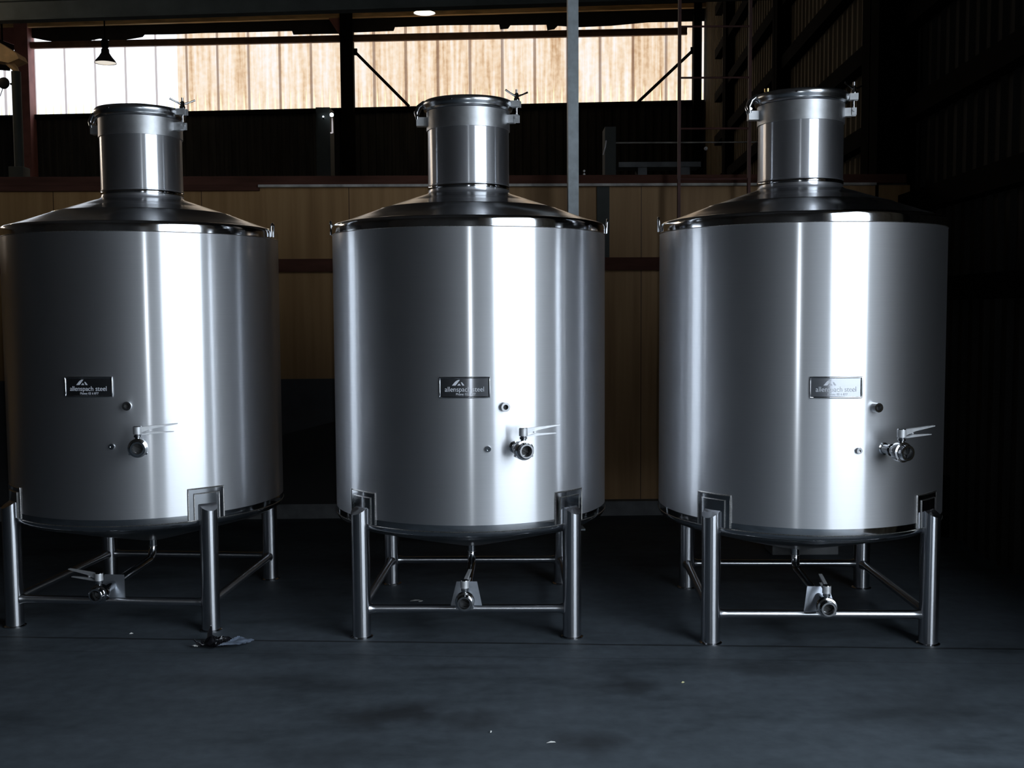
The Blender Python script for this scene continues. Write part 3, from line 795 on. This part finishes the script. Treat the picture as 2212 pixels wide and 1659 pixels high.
S('trim_8', bm, M['black'], 'black area with a sloping top edge low on the plywood wall')
bm = bmesh.new(); plan_box(bm, LX, 3.2, WY, -0.10, 0.0, 0.0, 0.12); S('baseboard_back', bm, M['kerb'], 'pale grey kerb along the foot of the plywood wall')

# ground outside: shade near the wall and sun beyond put into its colours
bm = bmesh.new(); v = [bm.verts.new(p) for p in ((3.0, -60, -0.02), (80, -60, -0.02), (80, 60, -0.02), (3.6, 60, -0.02))]; bm.faces.new(v)
S('ground', bm, M['ground'], 'far ground outside the loading doorway, sunlight put into its pale colour')
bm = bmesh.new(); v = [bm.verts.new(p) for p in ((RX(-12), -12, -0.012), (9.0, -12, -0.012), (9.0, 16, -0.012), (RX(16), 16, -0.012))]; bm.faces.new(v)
S('ground_apron', bm, M['ground_shade'], 'ground just outside the loading doorway, building shade put into its colour')

# ------------------------------------------------------------------ other things
# galvanised post behind the middle tank
g = empty('steel_post', (0.475, 8.3, 0), 0.1, label='pale grey galvanised steel post behind the middle tank', category='post')
bm = bmesh.new()
prism(bm, [(-0.040, -0.03), (0.040, -0.03), (0.040, 0.03), (0.032, 0.03), (0.032, -0.022), (-0.032, -0.022), (-0.032, 0.03), (-0.040, 0.03)], 0, 8.7, Matrix(((1, 0, 0, 0), (0, 0, 1, 0), (0, 1, 0, 0), (0, 0, 0, 1))))
finish('post_shaft', bm, M['galv'], g, smooth=False)
bm = bmesh.new(); box(bm, -0.08, 0.08, -0.08, 0.08, 0, 0.012); finish('base_plate', bm, M['galv'], g, smooth=False)

# ladder
ld = empty('wall_ladder', (0, 8.6, 0), 0, label='thin dark red steel ladder rising in front of the plywood wall', category='ladder')
for x in (1.332, 1.886):
    bm = bmesh.new(); box(bm, x - 0.011, x + 0.011, -0.02, 0.02, 0.0, 7.5); finish('ladder_rail', bm, M['redsteel'], ld, smooth=False)
z = 3.565 - 0.40 * 8
while z < 7.4:
    bm = bmesh.new(); tube(bm, [(1.335, 0, z), (1.883, 0, z)], 0.008, 8); finish('rung', bm, M['redsteel'], ld)
    z += 0.395

# pendant lamps
def lamp(name, loc, label, glow):
    e = empty(name, loc, 0, label=label, category='lamp', group='high bay lamps under the roof')
    bm = bmesh.new(); lathe(bm, [(0.05, 0.30), (0.075, 0.27), (0.08, 0.20), (0.13, 0.12), (0.19, 0.05), (0.215, 0.0), (0.205, 0.003), (0.18, 0.05), (0.12, 0.115), (0.05, 0.19), (0, 0.2)], 40)
    finish('lamp_shade', bm, M['shade'], e)
    bm = bmesh.new(); lathe(bm, [(0.203, 0.008), (0.178, 0.03), (0.12, 0.05), (0, 0.06)], 40); finish('reflector', bm, M[glow], e)
    bm = bmesh.new(); lathe(bm, [(0, 0.30), (0.06, 0.30), (0.075, 0.34), (0.075, 0.44), (0.04, 0.48), (0, 0.48)], 24); finish('ballast_housing', bm, M['darksteel'], e)
    bm = bmesh.new(); tube(bm, [(0, 0, 0.46), (0, 0, ROOF - loc[2])], 0.015, 8); finish('hanging_rod', bm, M['darksteel'], e)
    return e
lamp('pendant_lamp', (-8.14, 22.0, 6.70), 'black dome pendant lamp hanging in front of the white window end', 'lampdim')
lamp('pendant_lamp', (-1.635, 21.0, 7.375), 'glowing round pendant lamp tucked up under the grey roof beam', 'lampglow')

# duct unit, fan and stand at the picture's edge on the mezzanine
e = empty('duct_unit', (-7.32, 16.0, 5.4), 0, label='tan sheet metal duct end hanging beside the outer column', category='duct')
bm = bmesh.new()
prism(bm, [(-0.5, 0.30), (-0.13, 0.24), (0.16, 0.06), (0.20, -0.02), (0.05, -0.08), (-0.5, 0.02)], -0.15, 0.15, Matrix.Identity(4))
finish('duct_body', bm, M['tan'], e, smooth=False)
bm = bmesh.new(); tube(bm, [(0.0, -0.05, -0.05), (0.10, -0.05, -0.15), (0.15, -0.05, -0.24)], [0.05, 0.045, 0.02], 10); finish('duct_spout', bm, M['tan'], e)
bm = bmesh.new(); tube(bm, [(-0.1, 0, 0.25), (-0.1, 0, 3.3)], 0.015, 8); finish('hanger_rod', bm, M['darksteel'], e)
e = empty('vent_stack', (-7.10, 15.7, 2.74), 0, label='dark grey upright duct on a box base beside the narrow window slit', category='duct')
bm = bmesh.new(); tube(bm, [(0, 0, 0.9), (0, 0, 2.42)], 0.065, 14); finish('stack_pipe', bm, M['greenish'], e)
bm = bmesh.new(); box(bm, -0.11, 0.10, -0.12, 0.12, 0.0, 1.06, bev=0.01); finish('base_box', bm, M['greenish'], e)
e = empty('wall_fan', (-7.35, 15.85, 5.03), 0, label='small black fan silhouetted in the narrow window slit', category='fan')
bm = bmesh.new()
lathe(bm, [(0.0, -0.03), (0.075, -0.02), (0.085, 0.0), (0.075, 0.03), (0, 0.04)], 20, Matrix.Rotation(PI / 2, 4, 'X')); finish('fan_head', bm, M['shade'], e)
bm = bmesh.new(); tube(bm, [(0.07, 0.05, 0), (0.12, 0.12, 0.0)], 0.015, 8); finish('fan_bracket', bm, M['shade'], e)
bm = bmesh.new(); tube(bm, [(-0.02, 0, -0.08), (-0.06, 0.0, -0.18), (-0.14, 0, -0.26)], 0.006, 6); finish('cable', bm, M['shade'], e)

# cabinet, lit dots and rod against the black back wall
e = empty('tall_cabinet', (-3.05, 18.0, 2.74), 0, label='dim grey green cabinet standing beside the middle column on the mezzanine', category='cabinet')
bm = bmesh.new(); box(bm, -0.13, 0.10, -0.2, 0.2, 0, 2.28); finish('cabinet_body', bm, M['greenish'], e, smooth=False)
bm = bmesh.new(); box(bm, -0.11, 0.08, -0.21, -0.2, 0.1, 2.2); finish('door', bm, M['greenish'], e, smooth=False)
e = empty('hook_lamp', (-2.904, 17.7, 4.88), 0, label='small bluish lamp with a white rod below it, sunlight painted as glow', category='lamp')
bm = bmesh.new(); bmesh.ops.create_uvsphere(bm, u_segments=16, v_segments=10, radius=0.032); finish('bulb', bm, M['dot'], e)
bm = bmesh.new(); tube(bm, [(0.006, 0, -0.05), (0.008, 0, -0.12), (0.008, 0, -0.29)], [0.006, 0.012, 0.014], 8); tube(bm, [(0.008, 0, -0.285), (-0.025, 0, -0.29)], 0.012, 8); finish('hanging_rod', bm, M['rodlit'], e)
bm = bmesh.new(); tube(bm, [(0, 0.0, 0.0), (0, 0.09, 0.0), (-0.055, 0.094, 0.0)], 0.006, 6); finish('bracket_arm', bm, M['shade'], e)
e = empty('indicator_lamp', (-3.05, 17.75, 4.83), 0, label='tiny white indicator light on top of the grey green cabinet', category='lamp')
bm = bmesh.new(); bmesh.ops.create_uvsphere(bm, u_segments=12, v_segments=8, radius=0.014, matrix=Matrix.Translation((0, 0, 0.03))); finish('bulb', bm, M['dot'], e)
bm = bmesh.new(); tube(bm, [(0, 0, -0.0), (0, 0, 0.02)], 0.012, 8); tube(bm, [(0, 0, 0.0), (0, 0.08, 0.0)], 0.01, 8); finish('holder', bm, M['shade'], e)

# bench, guard rail, stand on the mezzanine near its edge
e = empty('work_bench', (1.45, 11.0, 2.74), 0, label='pale plank bench on the mezzanine under the thin guard rail', category='bench')
bm = bmesh.new(); box(bm, -0.37, 0.45, -0.15, 0.15, 0.385, 0.435); finish('bench_top', bm, M['kerb'], e, smooth=False)
for x in (-0.13, 0.30):
    bm = bmesh.new(); box(bm, x - 0.045, x + 0.045, -0.12, 0.12, 0, 0.385); finish('leg', bm, M['kerb'], e, smooth=False)
e = empty('guard_rail', (1.06, 11.35, 2.74), 0, label='thin pale guard rail above the bench on the mezzanine', category='railing')
bm = bmesh.new(); tube(bm, [(0.03, 0, 0.70), (1.55, 0, 0.70)], 0.008, 8); finish('top_rail', bm, M['white'], e)
for x in (0.03, 1.55):
    bm = bmesh.new(); tube(bm, [(x, 0, 0), (x, 0, 0.70)], 0.008, 8); finish('rail_post', bm, M['darksteel'], e)
e = empty('storage_locker', (1.0, 11.1, 2.74), 0, label='narrow dark locker with a curved highlight shaped as a pale tube beside the guard rail', category='locker')
bm = bmesh.new(); box(bm, -0.05, 0.06, -0.15, 0.15, 0, 0.80); finish('locker_body', bm, M['greenish'], e, smooth=False)
bm = bmesh.new(); tube(bm, [(-0.04, -0.17, 0.66), (-0.047, -0.17, 0.60), (-0.062, -0.17, 0.55), (-0.07, -0.16, 0.52)], 0.006, 8); finish('handle', bm, M['rod'], e)  # curved highlight on the locker, added as a white tube
e = empty('globe_stand', (1.976, 11.0, 2.74), 0, label='small pale globe on a thin dark stem between the ladder rails', category='lamp')
bm = bmesh.new(); bmesh.ops.create_uvsphere(bm, u_segments=14, v_segments=8, radius=0.02, matrix=Matrix.Translation((0, 0, 0.585))); finish('globe', bm, M['rod'], e)
bm = bmesh.new(); tube(bm, [(0, 0, 0.0), (0, 0, 0.57)], 0.006, 8); finish('stem', bm, M['darksteel'], e)
for k, z in enumerate((2.815, 2.842)):
    bm = bmesh.new(); bmesh.ops.create_uvsphere(bm, u_segments=12, v_segments=8, radius=0.010, matrix=Matrix.Translation((0.602, 8.90, z)))
    finish('eye_bolt', bm, M['rod'], None, label=('lower', 'upper')[k] + ' of two small pale bolts stacked beside the grey post', category='bolt', group='bolts on the red timber')

# low block behind the third tank
bm = bmesh.new(); box(bm, 1.80, 2.26, 7.35, 7.6, 0, 0.095, bev=0.008)
finish('concrete_block', bm, M['kerb'], None, smooth=False, label='low grey concrete block on the floor behind the tank nearest the side wall', category='block')

# crumpled plastic by the first tank's foot
def crumple(poly, z_fn, seed, n=26):
    bm = bmesh.new()
    xs = [p[0] for p in poly]; ys = [p[1] for p in poly]
    x0, x1, y0, y1 = min(xs), max(xs), min(ys), max(ys)
    def inside(x, y):
        c = False
        for i in range(len(poly)):
            (ax, ay), (bx, by) = poly[i - 1], poly[i]
            if (ay > y) != (by > y) and x < (bx - ax) * (y - ay) / (by - ay) + ax: c = not c
        return c
    g = {}
    m = n
    for i in range(n + 1):
        for j in range(m + 1):
            x = x0 + (x1 - x0) * i / n; y = y0 + (y1 - y0) * j / m
            g[i, j] = (x, y)
    vs = {}
    def V(i, j):
        if (i, j) not in vs:
            x, y = g[i, j]; vs[i, j] = bm.verts.new((x, y, z_fn(x, y, seed)))
        return vs[i, j]
    for i in range(n):
        for j in range(m):
            if inside((g[i, j][0] + g[i + 1, j + 1][0]) / 2, (g[i, j][1] + g[i + 1, j + 1][1]) / 2):
                bm.faces.new([V(i, j), V(i + 1, j), V(i + 1, j + 1), V(i, j + 1)])
    return bm
def zc(x, y, s):
    q = Vector((x * 16, y * 16, s))
    return 0.004 + abs(noise.noise(q)) * 0.045 + abs(noise.noise(q * 2.7)) * 0.018
e = empty('plastic_wrapper', (-1.5, 5.40, 0), 0, label='crumpled black and blue grey plastic wrapper on the floor', category='wrapper')
bm = crumple([(-0.13, -0.03), (-0.06, -0.06), (0.03, -0.055), (0.05, 0.03), (0.04, 0.10), (-0.05, 0.11), (-0.09, 0.07)], zc, 1.3)
tube(bm, [(-0.075, 0.06, 0.01), (-0.075, 0.07, 0.05), (-0.07, 0.075, 0.085)], [0.018, 0.012, 0.004], 7)
finish('black_film', bm, M['blackbag'], e)
bm = crumple([(0.00, -0.055), (0.105, -0.05), (0.165, 0.02), (0.13, 0.06), (0.07, 0.085), (0.045, 0.05)], lambda x, y, s: zc(x * 0.35, y * 0.35, s) * 0.6 + 0.012 + 0.03 * max(0, (y - 0.0)) + 0.004 * abs(noise.noise(Vector((x * 40, y * 40, 5)))), 4.1)
finish('blue_film', bm, M['bluebag'], e)
bm = crumple([(-0.135, -0.055), (-0.105, -0.055), (-0.105, -0.03), (-0.12, -0.025)], lambda x, y, s: zc(x, y, s) * 0.5 + 0.01, 2.2, 8)
finish('torn_corner', bm, M['paper'], e)

# scraps on the floor
def scrap(loc, w, d, rz, mat, label):
    bm = bmesh.new()
    pts = [(-w, -d * .6), (-w * .2, -d), (w, -d * .3), (w * .8, d * .7), (0, d), (-w * .8, d * .5)]
    a = [bm.verts.new((x, y, 0.001 + 0.006 * abs(noise.noise(Vector((x * 60, y * 60, w * 90)))))) for x, y in pts]
    c = bm.verts.new((0, 0, 0.008))
    for i in range(6): bm.faces.new([a[i], a[(i + 1) % 6], c])
    o = finish('paper_scrap', bm, M[mat], None, label=label, category='scrap', group='scraps of litter on the floor')
    o.location = loc; o.rotation_euler = (0, 0, rz)
scrap((-0.58, 6.24, 0), 0.032, 0.014, 0.2, 'paper', 'white paper scrap on the floor beneath the middle tank')
scrap((-0.545, 6.22, 0), 0.016, 0.010, 0.6, 'paper', 'smaller white scrap touching the one beneath the middle tank')
scrap((0.146, 4.145, 0), 0.020, 0.004, 0.2, 'paper', 'thin pale sliver lying closest to the viewer on open floor')
scrap((0.776, 4.821, 0), 0.010, 0.006, 0.4, 'straw', 'tiny yellowish scrap on the floor before the ladder side tanks')
scrap((-0.095, 4.255, 0), 0.010, 0.004, 1.2, 'paper', 'tiny pale fleck beside the large dark floor stain')
scrap((-2.039, 5.62, 0), 0.012, 0.006, 0.7, 'paper', 'tiny pale fleck between the front feet of the tank with the plastic')

# ------------------------------------------------------------------ light
w = bpy.data.worlds.new('daylight'); scene.world = w; w.use_nodes = True
nt = w.node_tree
bg = nt.nodes['Background']; bg.inputs[0].default_value = (0.80, 0.90, 1.0, 1); bg.inputs[1].default_value = 6.0
def portal(loc, rot, sx, sy):
    l = bpy.data.lights.new('doorway_portal', 'AREA'); l.shape = 'RECTANGLE'; l.size = sx; l.size_y = sy
    l.cycles.is_portal = True
    o = bpy.data.objects.new('doorway_portal', l); COL.objects.link(o); o.location = loc; o.rotation_euler = rot
portal((RX(2.2) + 0.1, (D0 + D1) / 2, DH / 2), (0, PI / 2, 0.045), DH, D1 - D0)
# the high bay lamps burn; the last is unseen fill added for the duct
for nm, loc, en in (('lamp_and_fill_light', (-8.14, 22.0, 6.62), 12), ('lamp_and_fill_light', (-1.635, 21.0, 7.36), 25), ('lamp_and_fill_light', (-8.9, 14.6, 6.0), 22)):
    l = bpy.data.lights.new(nm, 'POINT'); l.energy = en; l.shadow_soft_size = 0.12; l.color = (1.0, 0.80, 0.52)
    o = bpy.data.objects.new(nm, l); COL.objects.link(o); o.location = loc
# the camera's own weak flash
l = bpy.data.lights.new('camera_flash', 'POINT'); l.energy = 45; l.shadow_soft_size = 0.02; l.color = (0.85, 0.93, 1.0)
o = bpy.data.objects.new('camera_flash', l); COL.objects.link(o); o.location = (0.04, -0.03, 1.76)

# ------------------------------------------------------------------ camera
cd = bpy.data.cameras.new('camera'); cam = bpy.data.objects.new('camera', cd); COL.objects.link(cam)
cd.sensor_fit = 'HORIZONTAL'; cd.sensor_width = 36; cd.lens = 2318.9 / 2212 * 36
cd.clip_start = 0.05; cd.clip_end = 300
cam.matrix_world = Matrix.Translation((0, 0, 1.7164)) @ Matrix.Rotation(PI / 2 - 0.0697, 4, 'X') @ Matrix.Rotation(-0.0058, 4, 'Z')
scene.camera = cam
scene.view_settings.view_transform = 'Standard'
scene.view_settings.look = 'None'
scene.view_settings.exposure = 0.0
scene.cycles.use_denoising = True
scene.cycles.max_bounces = 8
scene.cycles.sample_clamp_indirect = 6
